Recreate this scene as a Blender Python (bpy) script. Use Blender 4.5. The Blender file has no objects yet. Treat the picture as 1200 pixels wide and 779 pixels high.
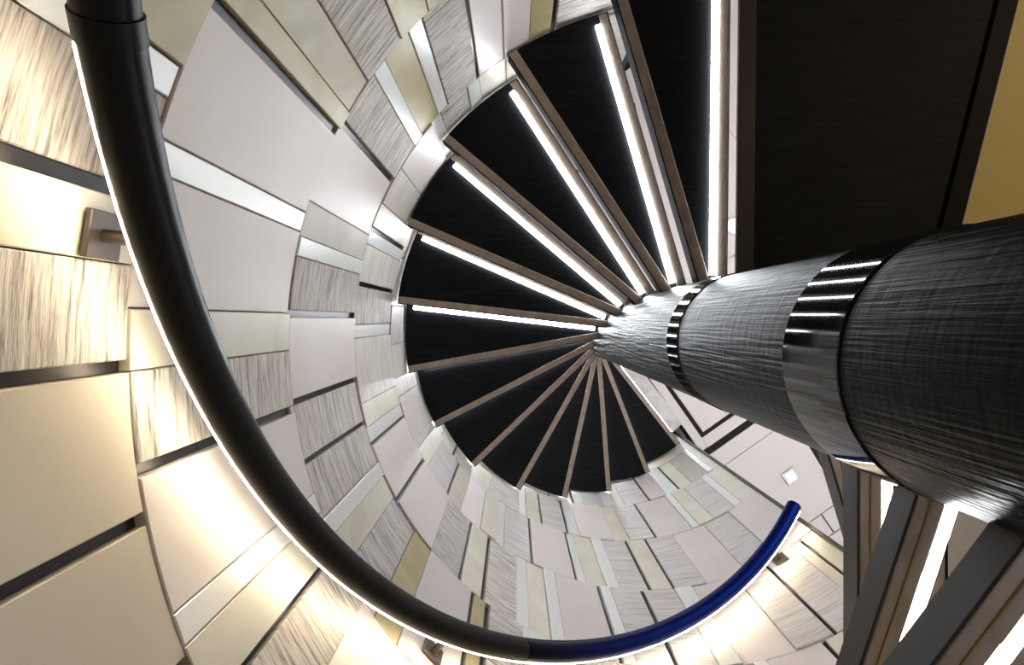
import bpy, bmesh, math, random
from mathutils import Vector
random.seed(7)
sc = bpy.context.scene
COL = sc.collection
R_ = math.radians

# ---------------------------------------------------------------- calibration
# camera at the origin looking straight up; plan x = picture right, plan y = picture down
F = 680.0                    # focal length in pixels (1200 wide)
DIST = 0.5                   # camera to column axis, metres
FD = F * DIST
PHI = 0.09814
AX, AY = DIST * math.cos(PHI), DIST * math.sin(PHI)
RW = 0.962                   # inner radius of the round wall
RC = 0.1504                  # column radius
INV0, INVB = 0.00427, 0.0005703
TH0, DTH = -89.35, 16.8

def pol(r, deg):
    a = R_(deg)
    return AX + r * math.cos(a), AY + r * math.sin(a)

# ---------------------------------------------------------------- camera
cd = bpy.data.cameras.new('camera')
cam = bpy.data.objects.new('camera', cd)
COL.objects.link(cam)
cam.location = (0, 0, 0)
cam.rotation_euler = (math.pi, 0, 0)
cd.sensor_width = 36
cd.lens = 36 * F / 1200
cd.shift_x = -2.29 / 1200
cd.shift_y = -14.24 / 1200
cd.clip_start = 0.01
sc.camera = cam

# ---------------------------------------------------------------- world and added fill lamps
w = bpy.data.worlds.new('world')
sc.world = w
w.use_nodes = True
bg = w.node_tree.nodes['Background']
bg.inputs[0].default_value = (1.0, 0.80, 0.50, 1)
bg.inputs[1].default_value = 0.07

vs = sc.view_settings
vs.view_transform = 'Standard'
vs.look = 'None'
vs.exposure = 0.15
vs.gamma = 1
vs.use_curve_mapping = False

def down_lamp(name, loc, power, col, cone=64):
    l = bpy.data.lights.new(name, 'SPOT')
    l.energy = power; l.color = col; l.spot_size = R_(cone); l.spot_blend = 0.5; l.shadow_soft_size = 0.06
    o = bpy.data.objects.new(name, l)
    COL.objects.link(o)
    o.location = loc
    return o
HALL = (0.96, 0.95, 1.0)
for i, (x, y) in enumerate(((2.0, -0.1), (2.2, -1.5), (2.1, 1.4))):
    down_lamp('hall_fill_lamp', (x, y, 3.90), 560, HALL)  # added lamps without fixtures, their floor bounce brightens the hall ceiling
lp = bpy.data.lights.new('lower_hall_fill', 'POINT'); lp.energy = 50; lp.color = (1.0, 0.84, 0.60); lp.shadow_soft_size = 0.12  # added unseen fill that brightens the ochre ceiling
lpo = bpy.data.objects.new('lower_hall_fill', lp); COL.objects.link(lpo); lpo.location = (2.3, -1.3, -0.3)

LED_TREAD = 40.0
LED_RAIL = 60.0

# ---------------------------------------------------------------- materials
def new_mat(name):
    m = bpy.data.materials.new(name)
    m.use_nodes = True
    nt = m.node_tree
    return m, nt, nt.nodes['Principled BSDF']

def plain(name, col, rough=0.5, metal=0.0, spec=0.5, coat=0.0):
    m, nt, b = new_mat(name)
    b.inputs['Base Color'].default_value = (*col, 1)
    b.inputs['Roughness'].default_value = rough
    b.inputs['Metallic'].default_value = metal
    b.inputs['Specular IOR Level'].default_value = spec
    b.inputs['Coat Weight'].default_value = coat
    return m

def emit(name, col, s):
    m, nt, b = new_mat(name)
    b.inputs['Base Color'].default_value = (*col, 1)
    b.inputs['Emission Color'].default_value = (*col, 1)
    b.inputs['Emission Strength'].default_value = s
    return m

def textured(name, stops, scale, detail, rough, metal=0.0, stretch=(1, 1, 1), bump=0.0, bdist=0.002, rand=0.12, spec=0.5, dist=0.0, nrough=0.5):
    """noise through a colour ramp, stretched; a tint per object; optional relief"""
    m, nt, b = new_mat(name)
    N, L = nt.nodes, nt.links
    tc = N.new('ShaderNodeTexCoord')
    oi = N.new('ShaderNodeObjectInfo')
    add = N.new('ShaderNodeVectorMath'); add.operation = 'ADD'
    mul = N.new('ShaderNodeVectorMath'); mul.operation = 'SCALE'
    mul.inputs['Scale'].default_value = 7.3
    comb = N.new('ShaderNodeCombineXYZ')
    for k in range(3): L.new(oi.outputs['Random'], comb.inputs[k])
    L.new(comb.outputs[0], mul.inputs[0])
    L.new(tc.outputs['Object'], add.inputs[0]); L.new(mul.outputs[0], add.inputs[1])
    mp = N.new('ShaderNodeMapping'); mp.inputs['Scale'].default_value = stretch
    L.new(add.outputs[0], mp.inputs[0])
    no = N.new('ShaderNodeTexNoise')
    no.inputs['Scale'].default_value = scale
    no.inputs['Detail'].default_value = detail
    no.inputs['Distortion'].default_value = dist
    no.inputs['Roughness'].default_value = nrough
    L.new(mp.outputs[0], no.inputs['Vector'])
    cr = N.new('ShaderNodeValToRGB')
    el = cr.color_ramp.elements
    while len(el) < len(stops): el.new(0.5)
    for e, (p, c) in zip(el, stops):
        e.position = p; e.color = (*c, 1)
    L.new(no.outputs['Fac'], cr.inputs[0])
    out = cr.outputs[0]
    hsv = N.new('ShaderNodeHueSaturation')
    mr = N.new('ShaderNodeMapRange')
    mr.inputs['To Min'].default_value = 1 - rand
    mr.inputs['To Max'].default_value = 1 + rand * 0.5
    L.new(oi.outputs['Random'], mr.inputs[0]); L.new(mr.outputs[0], hsv.inputs['Value'])
    L.new(out, hsv.inputs['Color'])
    L.new(hsv.outputs[0], b.inputs['Base Color'])
    b.inputs['Roughness'].default_value = rough
    b.inputs['Metallic'].default_value = metal
    b.inputs['Specular IOR Level'].default_value = spec
    if bump:
        bp = N.new('ShaderNodeBump')
        bp.inputs['Strength'].default_value = bump
        bp.inputs['Distance'].default_value = bdist
        L.new(no.outputs['Fac'], bp.inputs['Height'])
        L.new(bp.outputs[0], b.inputs['Normal'])
    return m

M = {}
M['S'] = textured('smooth_cream_leather', [(0.3, (0.66, 0.595, 0.57)), (0.7, (0.72, 0.66, 0.64))], 3, 3, 0.42, rand=0.08)
M['A'] = textured('dimmed_cream_leather', [(0.3, (0.50, 0.44, 0.355)), (0.7, (0.56, 0.495, 0.40))], 3, 3, 0.45, rand=0.06)  # cream leather again, light falloff put into a darker tan
M['Y'] = textured('dimmed_honey_onyx', [(0.25, (0.33, 0.27, 0.12)), (0.5, (0.43, 0.365, 0.19)), (0.75, (0.55, 0.49, 0.31))], 5, 5, 0.38, rand=0.16, dist=0.8)  # honey stone, darkened to carry the dim warm light at upper left
M['G'] = textured('grey_limestone', [(0.3, (0.45, 0.41, 0.36)), (0.7, (0.56, 0.52, 0.46))], 8, 4, 0.5, rand=0.05)
M['C'] = textured('cream_onyx', [(0.25, (0.58, 0.53, 0.42)), (0.5, (0.67, 0.63, 0.53)), (0.75, (0.74, 0.71, 0.62))], 5, 5, 0.38, rand=0.10, dist=0.8)
M['P'] = textured('pale_banded_stone', [(0.32, (0.34, 0.31, 0.30)), (0.44, (0.55, 0.515, 0.50)), (0.55, (0.64, 0.60, 0.58)), (0.72, (0.72, 0.68, 0.66))], 4, 8, 0.5, stretch=(1.6, 1.6, 34), bump=0.4, bdist=0.002, rand=0.10, nrough=0.62)
M['W'] = textured('pale_veined_stone', [(0.3, (0.60, 0.54, 0.50)), (0.5, (0.70, 0.66, 0.60)), (0.72, (0.76, 0.75, 0.75))], 7, 5, 0.35, stretch=(1, 1, 4), rand=0.08, dist=0.5)
M['T'] = textured('banded_travertine', [(0.34, (0.12, 0.10, 0.09)), (0.44, (0.42, 0.375, 0.34)), (0.53, (0.60, 0.56, 0.52)), (0.68, (0.74, 0.71, 0.67))], 5, 9, 0.62, stretch=(2.2, 2.2, 34), bump=1.0, bdist=0.003, rand=0.14, nrough=0.68)
M['M'] = textured('pale_satin_strip', [(0.3, (0.74, 0.74, 0.71)), (0.7, (0.80, 0.81, 0.80))], 2, 2, 0.30, metal=0.1, rand=0.05)
M['K'] = plain('dark_polished_metal', (0.026, 0.023, 0.024), 0.30, 0.7)
M['backing'] = plain('dark_backing', (0.02, 0.016, 0.012), 0.8)
M['black_wood'] = textured('black_veneer', [(0.3, (0.004, 0.004, 0.005)), (0.7, (0.011, 0.011, 0.013))], 9, 6, 0.65, stretch=(1, 12, 1), bump=0.25, bdist=0.001, rand=0, spec=0.12)
M['wood'] = textured('taupe_wood_edge', [(0.3, (0.30, 0.235, 0.185)), (0.7, (0.40, 0.32, 0.26))], 30, 5, 0.5, rand=0)
M['bronze'] = plain('dark_bronze', (0.035, 0.03, 0.027), 0.42, 0.4)
M['edge'] = plain('black_edge', (0.004, 0.004, 0.0045), 0.6, 0, 0.1)
M['gold_line'] = plain('brass_inlay', (0.45, 0.30, 0.13), 0.35, 0.9)
M['led'] = emit('cool_white_led', (0.90, 0.95, 1.0), LED_TREAD)
M['rail_led'] = emit('warm_white_led', (1.0, 0.84, 0.58), LED_RAIL)
M['rail'] = plain('black_brown_leather', (0.005, 0.0038, 0.0036), 0.32, 0.0, 0.18)
def blue_sheen_mat():
    """black rail with a blue reflection painted in towards its free end"""
    m, nt, b = new_mat('rail_painted_sheen')
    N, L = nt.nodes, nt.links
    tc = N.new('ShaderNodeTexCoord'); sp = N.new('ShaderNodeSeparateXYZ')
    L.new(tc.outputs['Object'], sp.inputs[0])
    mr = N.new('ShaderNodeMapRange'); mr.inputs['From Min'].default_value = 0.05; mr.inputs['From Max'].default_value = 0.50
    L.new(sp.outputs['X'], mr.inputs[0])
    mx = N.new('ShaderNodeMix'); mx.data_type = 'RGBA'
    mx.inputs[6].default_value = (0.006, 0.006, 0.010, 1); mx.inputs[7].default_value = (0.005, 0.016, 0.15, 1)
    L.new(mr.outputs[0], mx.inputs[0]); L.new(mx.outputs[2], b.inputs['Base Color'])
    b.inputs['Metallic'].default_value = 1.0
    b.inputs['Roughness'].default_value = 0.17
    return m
M['rail_blue_sheen'] = blue_sheen_mat()  # blue reflection painted into the rail colour as a gradient
M['bracket'] = plain('brushed_bronze', (0.11, 0.09, 0.08), 0.38, 0.8)
M['white'] = plain('white_lacquer_ceiling', (0.80, 0.77, 0.76), 0.3)
M['inlay'] = plain('dark_brown_inlay', (0.006, 0.004, 0.004), 0.5, 0, 0.2)
M['ochre'] = plain('ochre_ceiling_paint', (0.62, 0.46, 0.16), 0.6)
M['marble'] = textured('white_marble', [(0.3, (0.6, 0.6, 0.6)), (0.7, (0.85, 0.85, 0.86))], 14, 6, 0.25, rand=0)
M['floor'] = plain('pale_stone_floor', (0.72, 0.69, 0.66), 0.4)
M['dark_floor'] = textured('dark_oak_floor', [(0.3, (0.07, 0.045, 0.03)), (0.7, (0.12, 0.08, 0.05))], 6, 5, 0.5, stretch=(1, 8, 1), rand=0)
M['wallpaint'] = plain('white_wall_paint', (0.75, 0.73, 0.72), 0.6)
M['chrome'] = plain('brushed_steel', (0.6, 0.6, 0.62), 0.25, 1.0)
M['lens'] = emit('lamp_lens', (1, 0.98, 0.95), 0.8)

def column_mat():
    m, nt, b = new_mat('combed_black_plaster')
    N, L = nt.nodes, nt.links
    tc = N.new('ShaderNodeTexCoord')
    sep = N.new('ShaderNodeSeparateXYZ'); L.new(tc.outputs['Object'], sep.inputs[0])
    at = N.new('ShaderNodeMath'); at.operation = 'ARCTAN2'
    L.new(sep.outputs['Y'], at.inputs[0]); L.new(sep.outputs['X'], at.inputs[1])
    def noise(su, sz, sc_, det):
        mu = N.new('ShaderNodeMath'); mu.operation = 'MULTIPLY'; mu.inputs[1].default_value = su
        mz = N.new('ShaderNodeMath'); mz.operation = 'MULTIPLY'; mz.inputs[1].default_value = sz
        L.new(at.outputs[0], mu.inputs[0]); L.new(sep.outputs['Z'], mz.inputs[0])
        c = N.new('ShaderNodeCombineXYZ'); L.new(mu.outputs[0], c.inputs[0]); L.new(mz.outputs[0], c.inputs[1])
        n = N.new('ShaderNodeTexNoise'); n.inputs['Scale'].default_value = sc_; n.inputs['Detail'].default_value = det
        L.new(c.outputs[0], n.inputs['Vector'])
        return n.outputs['Fac']
    a = noise(16, 3.0, 1.6, 3)      # grooves running along the shaft
    c2 = noise(2, 60, 1.2, 2)     # fine cross combing
    mx = N.new('ShaderNodeMath'); mx.operation = 'MULTIPLY_ADD'; mx.inputs[1].default_value = 0.28
    L.new(c2, mx.inputs[0]); L.new(a, mx.inputs[2])
    bp = N.new('ShaderNodeBump'); bp.inputs['Strength'].default_value = 0.9; bp.inputs['Distance'].default_value = 0.004
    L.new(mx.outputs[0], bp.inputs['Height']); L.new(bp.outputs[0], b.inputs['Normal'])
    b.inputs['Base Color'].default_value = (0.006, 0.006, 0.0068, 1)
    b.inputs['Roughness'].default_value = 0.33
    b.inputs['Specular IOR Level'].default_value = 0.05
    return m
M['column'] = column_mat()
M['collar'] = plain('polished_black_band', (0.005, 0.005, 0.0055), 0.07, 0.0, 0.4)

# ---------------------------------------------------------------- helpers
def mesh_obj(name, verts, faces, mat, parent=None, smooth=None):
    me = bpy.data.meshes.new(name)
    me.from_pydata(verts, [], faces)
    bm = bmesh.new(); bm.from_mesh(me)
    bmesh.ops.recalc_face_normals(bm, faces=bm.faces)
    bm.to_mesh(me); bm.free()
    if smooth:
        for p in me.polygons: p.use_smooth = True
        me.set_sharp_from_angle(angle=R_(smooth))
    me.materials.append(M[mat])
    o = bpy.data.objects.new(name, me)
    COL.objects.link(o)
    if parent: o.parent = parent
    return o

def empty(name, loc=(0, 0, 0)):
    o = bpy.data.objects.new(name, None)
    o.empty_display_size = 0.1
    COL.objects.link(o)
    o.location = loc
    return o

def tag(o, label=None, cat=None, group=None, kind=None):
    if label: o['label'] = label
    if cat: o['category'] = cat
    if group: o['group'] = group
    if kind: o['kind'] = kind
    return o

def prism(name, poly, z0, z1, mat, parent=None, chamfer=0.0):
    n = len(poly)
    v = [(x, y, z0) for x, y in poly] + [(x, y, z1) for x, y in poly]
    f = [tuple(range(n)), tuple(range(n, 2 * n))]
    f += [(i, (i + 1) % n, n + (i + 1) % n, n + i) for i in range(n)]
    o = mesh_obj(name, v, f, mat, parent)
    if chamfer:
        bv = o.modifiers.new('chamfer', 'BEVEL'); bv.width = chamfer; bv.segments = 1; bv.limit_method = 'ANGLE'
    return o

def ring_body(name, rin, rout, z0, z1, a0, a1, mat, parent=None, c=0.0, step=2.5):
    """curved slab seen from inside the well: chamfered on its inner face"""
    if a1 < a0: a0, a1 = a1, a0
    full = a1 - a0 >= 359.9
    ca = math.degrees(c / rin)
    n = max(1, int(math.ceil((a1 - a0) / step)))
    st = [(a0 + (a1 - a0) * i / n, 0.0) for i in range(n + 1)]
    if full: st = st[:-1]
    elif c and (a1 - a0) > 3 * ca:
        st[0] = (a0 + ca, 0.0); st[-1] = (a1 - ca, 0.0)
        st = [(a0, c)] + st + [(a1, c)]
    v, f = [], []
    for a, k in st:
        for r, z in ((rout, z0), (rin + c, z0 + k * 0), (rin + k, z0 + c), (rin + k, z1 - c), (rin + c, z1), (rout, z1)):
            x, y = pol(r, a); v.append((x, y, z))
    m = len(st)
    for i in range(m if full else m - 1):
        j = (i + 1) % m
        for q in range(6):
            p = (q + 1) % 6
            f.append((6 * i + q, 6 * i + p, 6 * j + p, 6 * j + q))
    if not full:
        f.append(tuple(range(6))); f.append(tuple(6 * (m - 1) + q for q in range(6)))
    return mesh_obj(name, v, f, mat, parent, smooth=25)

def cyl(name, cx, cy, r, z0, z1, mat, parent=None, n=64, bev=0.0):
    prof = [(r, z0), (r, z1)]
    if bev: prof = [(r - bev, z0), (r, z0 + bev), (r, z1 - bev), (r - bev, z1)]
    v, f = [], []
    for i in range(n):
        a = 2 * math.pi * i / n
        for rr, z in prof: v.append((rr * math.cos(a), rr * math.sin(a), z))
    k = len(prof)
    for i in range(n):
        j = (i + 1) % n
        for q in range(k - 1): f.append((k * i + q, k * j + q, k * j + q + 1, k * i + q + 1))
    f.append(tuple(k * i for i in range(n))); f.append(tuple(k * i + k - 1 for i in range(n)))
    o = mesh_obj(name, v, f, mat, parent, smooth=40)
    o.location = (cx, cy, 0)
    return o

# ---------------------------------------------------------------- the round panelled wall
def az(dx, dy):
    """azimuth on the wall of a vertical joint that leaves the zenith in plan direction dx, dy"""
    n = math.hypot(dx, dy); dx /= n; dy /= n
    b = dx * AX + dy * AY
    t = b + math.sqrt(b * b + RW * RW - DIST * DIST)
    return math.degrees(math.atan2(t * dy - AY, t * dx - AX)) % 360
def Lf(s): return az(-1, -s)
def Tp(r): return az(-r, -1)
def Bt(r): return az(-r, 1)

A_END, A_TOP = 50.0, 263.0
RINGS = {i: FD * (0.0035 + 0.00145 * (i - 2)) for i in range(-2, 10)}   # underside height of course i
rows = {}
rows[0] = [('Y', Lf(.763)), ('M', Lf(.643)), ('T', Lf(.350)), ('K', Lf(.312)), ('Y', Lf(.144)), ('T', Lf(-.104)), ('K', Lf(-.1335)),
           ('S', Lf(-.517)), ('K', Lf(-.552)), ('S', Lf(-1.02)), ('K', Lf(-1.06))]
rows[1] = [('Y', Tp(.403)), ('T', Lf(1.637)), ('Y', Lf(1.262)), ('Y', Lf(1.095)), ('K', Lf(1.04)), ('S', Lf(.518)), ('M', Lf(.415)),
           ('S', Lf(.032)), ('Y', Lf(-.1325)), ('T', Lf(-.383)), ('K', Lf(-.418)), ('S', Lf(-.857)), ('M', Lf(-.985)), ('Y', Lf(-1.257)),
           ('K', Lf(-1.304)), ('T', Lf(-1.853)), ('S', Lf(-4.0))]
rows[1][0] = ('Y', Tp(.28)); rows[1].insert(1, ('Y', Tp(.404)))
rows[2] = [('T', Tp(-.142)), ('K', Tp(-.126)), ('Y', Tp(-.053)), ('S', Tp(.0365)), ('S', Tp(.140)), ('K', Tp(.153)), ('T', Tp(.303)), ('M', Tp(.363)),
           ('Y', Tp(.494)), ('M', Tp(.570)), ('T', Tp(.845)), ('K', Tp(.888)), ('S', Lf(.588)), ('G', Lf(.395)), ('M', Lf(.297)),
           ('T', Lf(.045)), ('K', Lf(.0145)), ('S', Lf(-.358)), ('K', Lf(-.389)), ('T', Lf(-.671)), ('K', Lf(-.697)), ('T', Lf(-1.041)),
           ('M', Lf(-1.187)), ('Y', Lf(-1.481)), ('T', Lf(-2.13)), ('Y', Lf(-2.775)), ('S', Bt(.1555)), ('K', Bt(.143)), ('Y', Bt(.099)),
           ('K', Bt(.084)), ('T', Bt(-.029)), ('M', Bt(-.0976)), ('Y', Bt(-.20)), ('T', Bt(-.34)), ('S', Bt(-.52)), ('T', Bt(-.70)),
           ('M', Bt(-.743)), ('S', Bt(-.957)), ('K', Bt(-.973)), ('Y', Bt(-1.12)), ('T', Bt(-1.40))]
rows[3] = [('Y', Tp(.03)), ('Y', Tp(.144)), ('M', Tp(.20)), ('T', Tp(.351)), ('M', Tp(.418)), ('S', Tp(.745)), ('W', Lf(.89)), ('Y', Lf(.667)), ('K', Lf(.632)),
           ('M', Lf(.523)), ('W', Lf(.251)), ('K', Lf(.224)), ('T', Lf(-.026)), ('M', Lf(-.1135)), ('W', Lf(-.55)), ('Y', Lf(-.731)),
           ('M', Lf(-.858)), ('K', Lf(-.886)), ('S', Lf(-1.50)), ('K', Lf(-1.565)), ('S', Lf(-2.76)), ('T', Bt(.214)), ('K', Bt(.2035)),
           ('Y', Bt(.119)), ('K', Bt(.106)), ('T', Bt(-.0085)), ('M', Bt(-.052)), ('Y', Bt(-.118)), ('M', Bt(-.159)), ('S', Bt(-.309)),
           ('K', Bt(-.3215)), ('M', Bt(-.358)), ('T', Bt(-.465)), ('K', Bt(-.480)), ('T', Bt(-.596)), ('M', Bt(-.668)), ('S', Bt(-.86)),
           ('T', Bt(-1.02)), ('K', Bt(-1.037)), ('T', Bt(-1.224)), ('Y', Bt(-1.295)), ('K', Bt(-1.311)), ('Y', 0)]
rows[4] = [('S', Lf(.55)), ('W', Lf(.124)), ('T', Lf(-.20)), ('W', Lf(-.49)), ('T', Lf(-.668)), ('S', Lf(-1.205)), ('M', Lf(-1.325)), ('Y', Lf(-1.675)), ('T', Lf(-2.57)),
           ('K', Lf(-2.67)), ('Y', Bt(.277)), ('S', Bt(.161)), ('Y', Bt(.083)), ('M', Bt(.044)), ('T', Bt(-.072)), ('K', Bt(-.081)),
           ('S', Bt(-.236)), ('K', Bt(-.247)), ('M', Bt(-.278)), ('Y', Bt(-.35)), ('M', Bt(-.397)), ('T', Bt(-.502)), ('K', Bt(-.513)),
           ('Y', Bt(-.593)), ('K', Bt(-.604)), ('T', Bt(-.735)), ('S', Bt(-.93)), ('T', Bt(-1.12)), ('S', 0)]
rows[5] = [('W', Lf(-1.25)), ('Y', Lf(-2.18)), ('K', Lf(-2.25)), ('T', Bt(.286)), ('Y', Bt(.142)), ('W', Bt(-.024)), ('M', Bt(-.065)), ('Y', Bt(-.135)),
           ('K', Bt(-.144)), ('T', Bt(-.250)), ('K', Bt(-.260)), ('M', Bt(-.308)), ('S', Bt(-.46)), ('Y', Bt(-.53)), ('T', Bt(-.65)),
           ('K', Bt(-.662)), ('S', Bt(-.86)), ('M', Bt(-.905)), ('Y', Bt(-1.01)), ('T', Bt(-1.185)), ('M', Bt(-1.255)), ('Y', 0)]
rows[6] = [('S', Bt(-.20)), ('W', Bt(-.32)), ('K', Bt(-.333)), ('M', Bt(-.385)), ('T', Bt(-.49)), ('M', Bt(-.542)), ('Y', Bt(-.61)), ('T', Bt(-.75)), ('K', Bt(-.762)),
           ('S', Bt(-.878)), ('M', Bt(-.975)), ('K', Bt(-.99)), ('Y', Bt(-1.10)), ('G', Bt(-1.28)), ('M', Bt(-1.34)), ('Y', 0)]

def filler(a_hi, a_lo):
    """plausible panels for stretches that the photograph hides"""
    out, a = [], a_hi
    while a > a_lo + 0.5:
        k = random.choice('STYMWKTS')
        wd = {'M': 4, 'K': 2}.get(k, random.uniform(9, 20))
        a = max(a_lo, a - wd)
        if a - a_lo < 3: a = a_lo
        out.append((k, a))
    return out

wall = ring_body('wall_curved', RW + 0.020, RW + 0.12, -1.2, 4.18, A_END, A_TOP, 'backing', None, 0, 3)
tag(wall, 'round stairwell wall clad in cream, stone and metal panels', None, None, 'structure')
first_top = {0: Lf(.763) + 14, 1: Tp(.03), 2: A_TOP, 3: Tp(-.06), 4: 225, 5: 150, 6: 118}
def build_wall():
    for i in range(-2, 8):
        z0 = max(-1.19, RINGS[i]); z1 = RINGS[i + 1]
        seq = []
        if i in rows:
            top = min(A_TOP, first_top[i])
            seq += filler(A_TOP, top) if top < A_TOP - 1 else []
            lastaz = rows[i][-1][1]
            for k, a in rows[i]:
                seq.append((k, A_END if a == 0 else max(a, A_END)))
            if seq[-1][1] > A_END + 0.6: seq += filler(seq[-1][1], A_END)
        else:
            seq = filler(A_TOP, A_END)
        a = A_TOP
        g = 0.0009
        ga = math.degrees(g / RW)
        for k, b in seq:
            if a - b < 0.15: continue
            if k == 'Y' and not (a > 195 and i < 3 or 118 < b and a < 150 and i == 2): k = 'C'
            if k == 'T' and (i > 3 or b < 118): k = 'P'
            if k == 'S' and i == 0: k = 'A'  # this course gets the leather with falloff painted in
            if k == 'K':
                ring_body('metal_strip', RW + 0.010, RW + 0.022, z0 + g, z1 - g, b, a, 'K', wall, 0)
            else:
                d = random.uniform(-0.004, 0.004)
                if i == 1: d -= 0.003
                ring_body('panel', RW + d, RW + 0.022, z0 + g, z1 - g, b + ga, a - ga, k, wall, 0.0016)
            a = b
build_wall()

# dark metal edge where the wall stops at the hall opening
tr = ring_body('trim_1', RW - 0.006, RW + 0.125, -1.19, 4.18, A_END - 0.9, A_END, 'bronze', None, 0.002)
tag(tr, 'dark bronze edge strip closing the panelled wall at the hall opening', None, None, 'structure')
tr = ring_body('trim_2', RW - 0.006, RW + 0.125, 1.34, 4.18, A_TOP, A_TOP + 0.9, 'bronze', None, 0.002)
tag(tr, 'dark bronze edge strip at the far end of the panelled wall', None, None, 'structure')
# shaft and cap added above the panelling, out of sight, blocking world light
o = ring_body('wall_light_block', RW + 0.02, RW + 0.12, 4.19, 6.3, 0, 360, 'wallpaint', None, 0, 6); tag(o, 'unseen white shaft wall added above the panels to block stray light', None, None, 'structure')
o = prism('ceiling_light_block', [pol(RW + 0.12, a) for a in range(0, 360, 10)], 6.3, 6.36, 'wallpaint'); tag(o, 'unseen white cap added over the stair shaft to block stray light', None, None, 'structure')

# ---------------------------------------------------------------- ceiling of the upper hall
DC = 86.0
ZC = FD / DC
def at_ceiling(x, y): return (x - 602.3) / DC * DIST, (y - 375.3) / DC * DIST
P0 = at_ceiling(823, 508)
UM = DIST / DC
EU, EV = (0.819, -0.5736), (0.5736, 0.819)
def uv(u, v): return P0[0] + UM * (u * EU[0] + v * EV[0]), P0[1] + UM * (u * EU[1] + v * EV[1])
def cpanel(name, u0, u1, v0, v1, mat, dz=0.0, g=0.45):
    o = prism(name, [uv(u0 + g, v0 + g), uv(u1 - g, v0 + g), uv(u1 - g, v1 - g), uv(u0 + g, v1 - g)], ZC + dz, ZC + 0.03, mat, ceil)
    return o
ceil = prism('ceiling', [uv(-14, -420), uv(470, -420), uv(470, 330), uv(-14, 330)], ZC + 0.028, ZC + 0.16, 'inlay')
tag(ceil, 'white panelled hall ceiling with dark inlaid lines beyond the top tread', None, None, 'structure')
cpanel('panel', -14, -3, -400, 17, 'white')
cpanel('panel', -3, 150, 4, 17, 'white', g=0)
cpanel('panel', 1.5, 150, -150, -0.5, 'white', 0.002)
cpanel('inlay', -3, 1.5, -150, 4, 'inlay', 0.003, 0)
cpanel('inlay', 1.5, 150, -0.5, 4, 'inlay', 0.003, 0)
cpanel('inlay', -14, 460, 17, 25, 'inlay', 0.002, 0)
cpanel('panel', -14, 460, 25, 45.5, 'white')
cpanel('panel', -14, 460, 45.5, 157, 'white')
cpanel('panel', -14, 60, 157, 184, 'white', 0, 0.9)
cpanel('panel', 60, 160, 157, 184, 'white', 0, 0.9)
cpanel('panel', 160, 460, 157, 184, 'white', 0, 0.9)
cpanel('panel', -14, 460, 184, 330, 'white', 0, 0.9)
cpanel('panel', 150, 460, -150, 17, 'white')
cpanel('panel', -3, 230, -400, -150, 'white')
cpanel('panel', 230, 460, -400, -150, 'white')
def inlay_square(px, py, s, rot):
    c = at_ceiling(px, py)
    pts = [(c[0] + UM * s * math.cos(R_(rot + 90 * k)), c[1] + UM * s * math.sin(R_(rot + 90 * k))) for k in range(4)]
    prism('inlay', pts, ZC - 0.004, ZC + 0.01, 'inlay', ceil)
inlay_square(847, 27, 9, 0)
inlay_square(740, 127, 7, 35)
inlay_square(648, 164, 6, 35)

# square downlight
def sq(c, s, rot=0.0):
    return [(c[0] + s * (a * EU[0] + b * EV[0]), c[1] + s * (a * EU[1] + b * EV[1])) for a, b in ((-1, -1), (1, -1), (1, 1), (-1, 1))]
c = at_ceiling(926, 558)
dl = empty('square_downlight', (c[0], c[1], ZC))
tag(dl, 'small square steel downlight on the white ceiling above the handrail end', 'downlight')
s = 0.048
o = prism('frame', sq((0, 0), s), -0.012, 0.0, 'chrome', dl, 0.002)
o = prism('lens', sq((0, 0), s * 0.62), -0.015, -0.010, 'lens', dl)
c = at_ceiling(860, 265)
rd = empty('round_downlight', (c[0], c[1], ZC))
tag(rd, 'small round steel downlight glimpsed between the landing and nearest lit tread', 'downlight')
o = cyl('frame', 0, 0, 0.055, -0.01, 0.0, 'chrome', rd, 32, 0.002)
o = cyl('lens', 0, 0, 0.036, -0.013, -0.008, 'lens', rd, 32)

# ---------------------------------------------------------------- hall at landing level, lower ceiling, floor
ZL = FD * (INV0 - INVB)                # underside of the landing
CH0, CH1 = (1.089, -0.694), (0.963, -0.195)
cdx, cdy = CH1[0] - CH0[0], CH1[1] - CH0[1]
def chord(y): t = (y - CH0[1]) / cdy; return CH0[0] + cdx * t, y
lowc = [chord(-3.0), (3.4, -3.0), (3.4, 0.10), chord(0.10)]
o = prism('ceiling_lower', lowc, ZL + 0.02, ZL + 0.05, 'ochre'); tag(o, 'ochre painted ceiling beside the black landing', None, None, 'structure')
lowp = [chord(0.105), (3.4, 0.105), (3.4, 3.0), (1.45, 3.0), pol(RW + 0.13, 48), chord(0.62)]
o = prism('ceiling_side', lowp, ZL + 0.02, ZL + 0.05, 'white'); tag(o, 'pale lower ceiling behind the column', None, None, 'structure')
lowf = [chord(-3.0), (3.4, -3.0), (3.4, 3.0), (1.45, 3.0), pol(RW + 0.13, 48), chord(0.62)]
o = prism('floor_hall', lowf, ZL + 0.055, ZL + 0.085, 'floor'); tag(o, 'pale stone floor of the hall at landing level', None, None, 'structure')
for nm, pts in (('wall_right', [(3.4, -3.1), (3.5, -3.1), (3.5, 3.1), (3.4, 3.1)]), ('wall_front', [(0.9, 3.0), (3.4, 3.0), (3.4, 3.1), (0.9, 3.1)]),
                ('wall_back', [(0.2, -3.1), (3.4, -3.1), (3.4, -3.0), (0.2, -3.0)])):
    o = prism(nm, pts, ZL + 0.055, ZC + 0.1, 'wallpaint'); tag(o, 'plain white hall wall outside the stairwell', None, None, 'structure')
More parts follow.
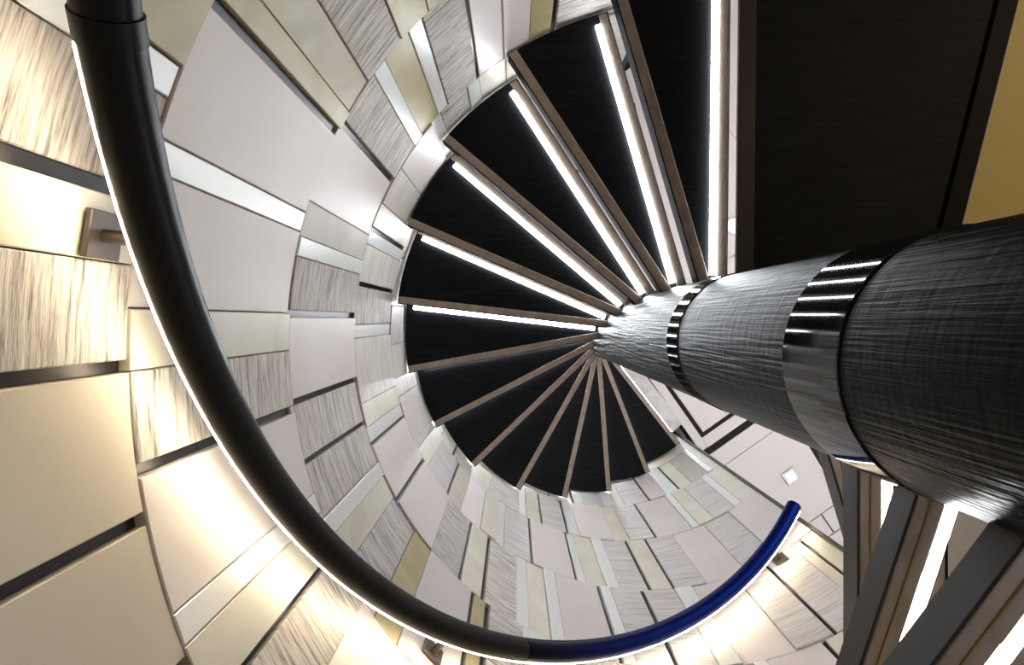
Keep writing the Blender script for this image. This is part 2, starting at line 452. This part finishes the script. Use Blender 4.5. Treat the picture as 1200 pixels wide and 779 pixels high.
o = prism('floor', [(-2.5, -3), (3.4, -3), (3.4, 3), (-2.5, 3)], -1.3, -1.2, 'dark_floor'); tag(o, 'dark wooden floor at the foot of the stair', None, None, 'structure')

# ---------------------------------------------------------------- staircase
stair = empty('spiral_staircase', (AX, AY, -1.2))
tag(stair, 'spiral staircase with black treads winding around a black textured column', 'staircase')
def local(o): o.location = (o.location.x - AX, o.location.y - AY, o.location.z + 1.2); return o
col = cyl('column', 0, 0, RC, -1.2, 6.29, 'column', None, 96); col.parent = stair; col.location = (0, 0, 1.2)
for z0, z1 in ((0.62, 0.747), (1.232, 1.313), (2.9, 2.98)):
    cl = cyl('collar', 0, 0, RC + 0.0025, z0, z1, 'collar', col, 96, 0.0015)

def line_pts(azd, off, r0, r1):
    """ends of the line parallel to azimuth azd, shifted by off towards the descending side"""
    u = (math.cos(R_(azd)), math.sin(R_(azd))); n = (-u[1], u[0])
    def p(r):
        t = math.sqrt(max(r * r - off * off, 0))
        return AX + t * u[0] + off * n[0], AY + t * u[1] + off * n[1]
    return p(r0), p(r1)
def paz(p): return math.degrees(math.atan2(p[1] - AY, p[0] - AX))
def strip(name, azd, o0, o1, r0, r1, z0, z1, mat, parent, chamfer=0.0):
    a, b = line_pts(azd, o0, r0, r1); c, d = line_pts(azd, o1, r0, r1)
    return prism(name, [a, b, d, c], z0, z1, mat, parent, chamfer)

RT = RW - 0.010
def tread(kf, kb, z, front, led0, led1, nose0, bo=0.0, thick=0.036, led_drop=0.0062, nose_drop=0.003):
    """kf, kb: azimuth of its front and back line; front: how far the nose stands out in front of the front line"""
    r0 = RC - 0.01
    fa, fb = line_pts(kf, front, r0, RT)
    ba, bb = line_pts(kb, bo, r0, RT)
    a0, a1 = paz(fb), paz(bb)
    while a1 > a0: a1 -= 360
    arc = [pol(RT, a0 + (a1 - a0) * i / 8) for i in range(9)]
    body = prism('tread', [fa] + arc + [ba], z, z + thick, 'black_wood')
    body.parent = stair; body.location = (-AX, -AY, 1.2)
    strip('front_edge', kf, front - 0.001, front + 0.003, r0, RT, z - 0.006, z + thick + 0.002, 'bronze', body, 0.001)
    strip('nosing', kf, nose0, front - 0.001, r0, RT - 0.004, z - nose_drop, z, 'wood', body, 0.001)
    strip('back_strip', kb, bo, bo + 0.026, r0, RT - 0.001, z - 0.004, z, 'wood', body, 0.0008)
    strip('back_edge', kb, bo - 0.003, bo, r0, RT, z - 0.004, z + thick + 0.002, 'edge', body)
    strip('light_strip', kf, led0, led1, RC + 0.012, RT - 0.03, z - led_drop, z, 'led', body, 0.001)
    return body

for k in range(0, 13):
    z = FD * (INV0 + INVB * k)
    tread(TH0 - DTH * k, TH0 - DTH * (k + 1), z, 0.030, -0.012, 0.004, 0.006, 0.006 if k < 5 else 0.0)
# lower flight coming up to the landing
low = [(73.2, 56.4, 0.00313), (90.0, 73.2, 0.00256), (108.3, 90.0, 0.00198), (127.0, 108.3, 0.00141)]
a, iv = 127.0, 0.00141
for j in range(6):
    low.append((a + 17.5, a, iv - INVB)); a += 17.5; iv -= INVB
for af, ab, iv in low:
    b = tread(af, ab, FD * iv, -0.017, -0.068, -0.051, -0.050, 0.0, 0.030, 0.004, 0.006)
    z = FD * iv
    strip('inlay_line', af, -0.034, -0.032, RC, RT - 0.004, z - 0.0075, z - 0.004, 'gold_line', b)
# top landing nosing, pale marble
zt = FD * (INV0 + INVB * 13)
tm = strip('top_nosing', TH0 - DTH * 13, -0.115, -0.022, RC - 0.01, RT - 0.03, zt - 0.02, zt + 0.03, 'marble', None, 0.002)
tl = strip('light_strip', TH0 - DTH * 13, -0.021, -0.012, RC + 0.012, RT - 0.04, zt - 0.018, zt - 0.008, 'led', tm)
tm.parent = stair; tm.location = (-AX, -AY, 1.2)

# landing
def landing():
    r0 = RC - 0.01
    ba, bb = line_pts(TH0, 0.016, r0, RT)        # edge under the first lit tread
    fa, fb = line_pts(56.4, 0.0, r0, 0.5)
    ca = CH0
    # chord meets the wall circle
    t = 0
    while math.hypot(ca[0] - AX, ca[1] - AY) < RT:
        t -= 0.02; ca = (CH0[0] + cdx * t, CH0[1] + cdy * t)
    cb = chord(0.46)
    a0, a1 = paz(bb), paz(ca)
    arc = [pol(RT, a0 + (a1 - a0) * i / 6) for i in range(7)]
    inner = [pol(r0, x) for x in range(50, -90, -12)]
    body = prism('landing', [ba] + arc + [cb, fb] + inner, ZL, ZL + 0.05, 'black_wood')
    body.parent = stair; body.location = (-AX, -AY, 1.2)
    n = (cdy, -cdx); m = math.hypot(*n); n = (n[0] / m, n[1] / m)
    def band(name, o0, o1, z0, z1, mat):
        prism(name, [(ca[0] + n[0] * o0, ca[1] + n[1] * o0), (cb[0] + n[0] * o0, cb[1] + n[1] * o0),
                     (cb[0] + n[0] * o1, cb[1] + n[1] * o1), (ca[0] + n[0] * o1, ca[1] + n[1] * o1)], z0, z1, mat, body, 0.001)
    band('edge_trim', -0.042, 0.0, ZL - 0.008, ZL + 0.04, 'edge')
    band('inlay_line', 0.0, 0.004, ZL - 0.004, ZL + 0.04, 'wood')
    strip('back_edge', TH0, -0.0 + 0.012, 0.018, r0, RT, ZL - 0.006, ZL + 0.055, 'bronze', body)
    strip('back_strip', TH0, -0.018, 0.016, r0, RT, ZL - 0.007, ZL, 'bronze', body, 0.001)
    strip('inlay_line', TH0, -0.0205, -0.018, r0, RT, ZL - 0.005, ZL, 'wood', body)
landing()

# ---------------------------------------------------------------- handrail
RR = 1.78 * DIST
pts = [(131, 33), (142, 100), (161, 200), (189, 300), (225, 400), (273, 500), (346, 600), (395, 650), (470, 709), (550, 747), (610, 762), (700, 761), (780, 739), (850, 692), (917, 620), (930, 592)]
def rail_az_h(x, y):
    dx, dy = x - 602.29, y - 375.26
    n = math.hypot(dx, dy); dx /= n; dy /= n
    b = dx * AX + dy * AY
    t = b + math.sqrt(b * b + RR * RR - DIST * DIST)
    return math.degrees(math.atan2(t * dy - AY, t * dx - AX)) % 360, F * t / n
import numpy as np
ah = np.array([rail_az_h(*p) for p in pts])
RP = np.polyfit(ah[:, 0], ah[:, 1], 4)
def rail_h(a):
    lo, hi = ah[:, 0].min(), ah[:, 0].max()
    if a > hi:
        s = np.polyval(np.polyder(RP), hi); return float(np.polyval(RP, hi) + s * (a - hi))
    return float(np.polyval(RP, a))
A_RAIL_END = float(ah[-1, 0])
def sweep(name, a0, a1, prof, mat, parent, step=2.0, cap=True, smooth=50):
    """prof: closed list of (outward, up) offsets from the rail's centre line"""
    n = max(2, int(abs(a1 - a0) / step)); v, f = [], []
    m = len(prof)
    for i in range(n + 1):
        a = a0 + (a1 - a0) * i / n
        h = rail_h(a)
        sl = (rail_h(a + 0.5) - rail_h(a - 0.5)) / (RR * R_(1.0))     # rise per metre, along growing azimuth
        q = 1 / math.hypot(1, sl)
        ra = R_(a); tx, ty = -math.sin(ra), math.cos(ra)
        for o_, z in prof:
            x, y = pol(RR + o_, a); v.append((x - tx * z * sl * q, y - ty * z * sl * q, h + z * q))
    for i in range(n):
        for q in range(m):
            p = (q + 1) % m
            f.append((m * i + q, m * i + p, m * (i + 1) + p, m * (i + 1) + q))
    f.append(tuple(range(m))); f.append(tuple(m * n + q for q in range(m)))
    return mesh_obj(name, v, f, mat, parent, smooth)
def circ(r, n=28, c=(0, 0)): return [(c[0] + r * math.cos(2 * math.pi * i / n), c[1] + r * math.sin(2 * math.pi * i / n)) for i in range(n)]
RAD = 0.0268
rail = empty('handrail', (0, 0, 0))
tag(rail, 'curved black handrail with a glowing light strip along its wall side', 'handrail')
A_COL = float(ah[0, 0]) - 0.6
A_J = rail_az_h(612, 762)[0]
sweep('rail', A_J + 0.06, A_COL, circ(RAD), 'rail', rail)
sweep('rail', A_COL + 1.2, A_COL + 26, circ(RAD * 0.97), 'rail', rail)
sweep('collar', A_COL, A_COL + 1.2, circ(RAD * 1.05), 'rail', rail, 0.4)
o = sweep('rail', A_RAIL_END, A_J - 0.06, circ(RAD), 'rail_blue_sheen', rail); o['label'] = 'end length of the black handrail with a blue reflection painted into its colour'
ea = A_RAIL_END
LA = R_(-41)
def led_prof(r):
    cx, cz = r * math.cos(LA), r * math.sin(LA)
    t = (-math.sin(LA), math.cos(LA)); nn = (math.cos(LA), math.sin(LA))
    w2, d = 0.0027, 0.0012
    return [(cx + t[0] * w2 - nn[0] * .003, cz + t[1] * w2 - nn[1] * .003), (cx + t[0] * w2 + nn[0] * d, cz + t[1] * w2 + nn[1] * d),
            (cx - t[0] * w2 + nn[0] * d, cz - t[1] * w2 + nn[1] * d), (cx - t[0] * w2 - nn[0] * .003, cz - t[1] * w2 - nn[1] * .003)]
o = sweep('light_strip', A_RAIL_END + 0.6, A_COL - 0.2, led_prof(RAD), 'rail_led', rail, 2.0); o['label'] = 'glowing warm white light strip'
# brackets
def bracket(a):
    h = rail_h(a)
    s = 0.026
    da = math.degrees(s / RW)
    br = ring_body('bracket', RW - 0.0105, RW - 0.0045, h + 0.006 - s, h + 0.006 + s, a - da, a + da, 'bracket', rail, 0.001)
    u = Vector((math.cos(R_(a)), math.sin(R_(a)), 0)); t = Vector((-u.y, u.x, 0)); up = Vector((0, 0, 1))
    p0 = Vector((AX, AY, h + 0.004)) + u * (RW - 0.0098); p1 = Vector((AX, AY, h - 0.004)) + u * (RR + RAD * 0.6)
    v, f = [], []
    for p in (p0, p1):
        for i in range(12):
            ang = 2 * math.pi * i / 12
            v.append(tuple(p + (t * math.cos(ang) + up * math.sin(ang)) * 0.0075))
    f = [(i, (i + 1) % 12, 12 + (i + 1) % 12, 12 + i) for i in range(12)] + [tuple(range(12)), tuple(range(12, 24))]
    mesh_obj('arm', v, f, 'bracket', br, 40)
for a in (188.5, 135.0, 60.0): bracket(a)
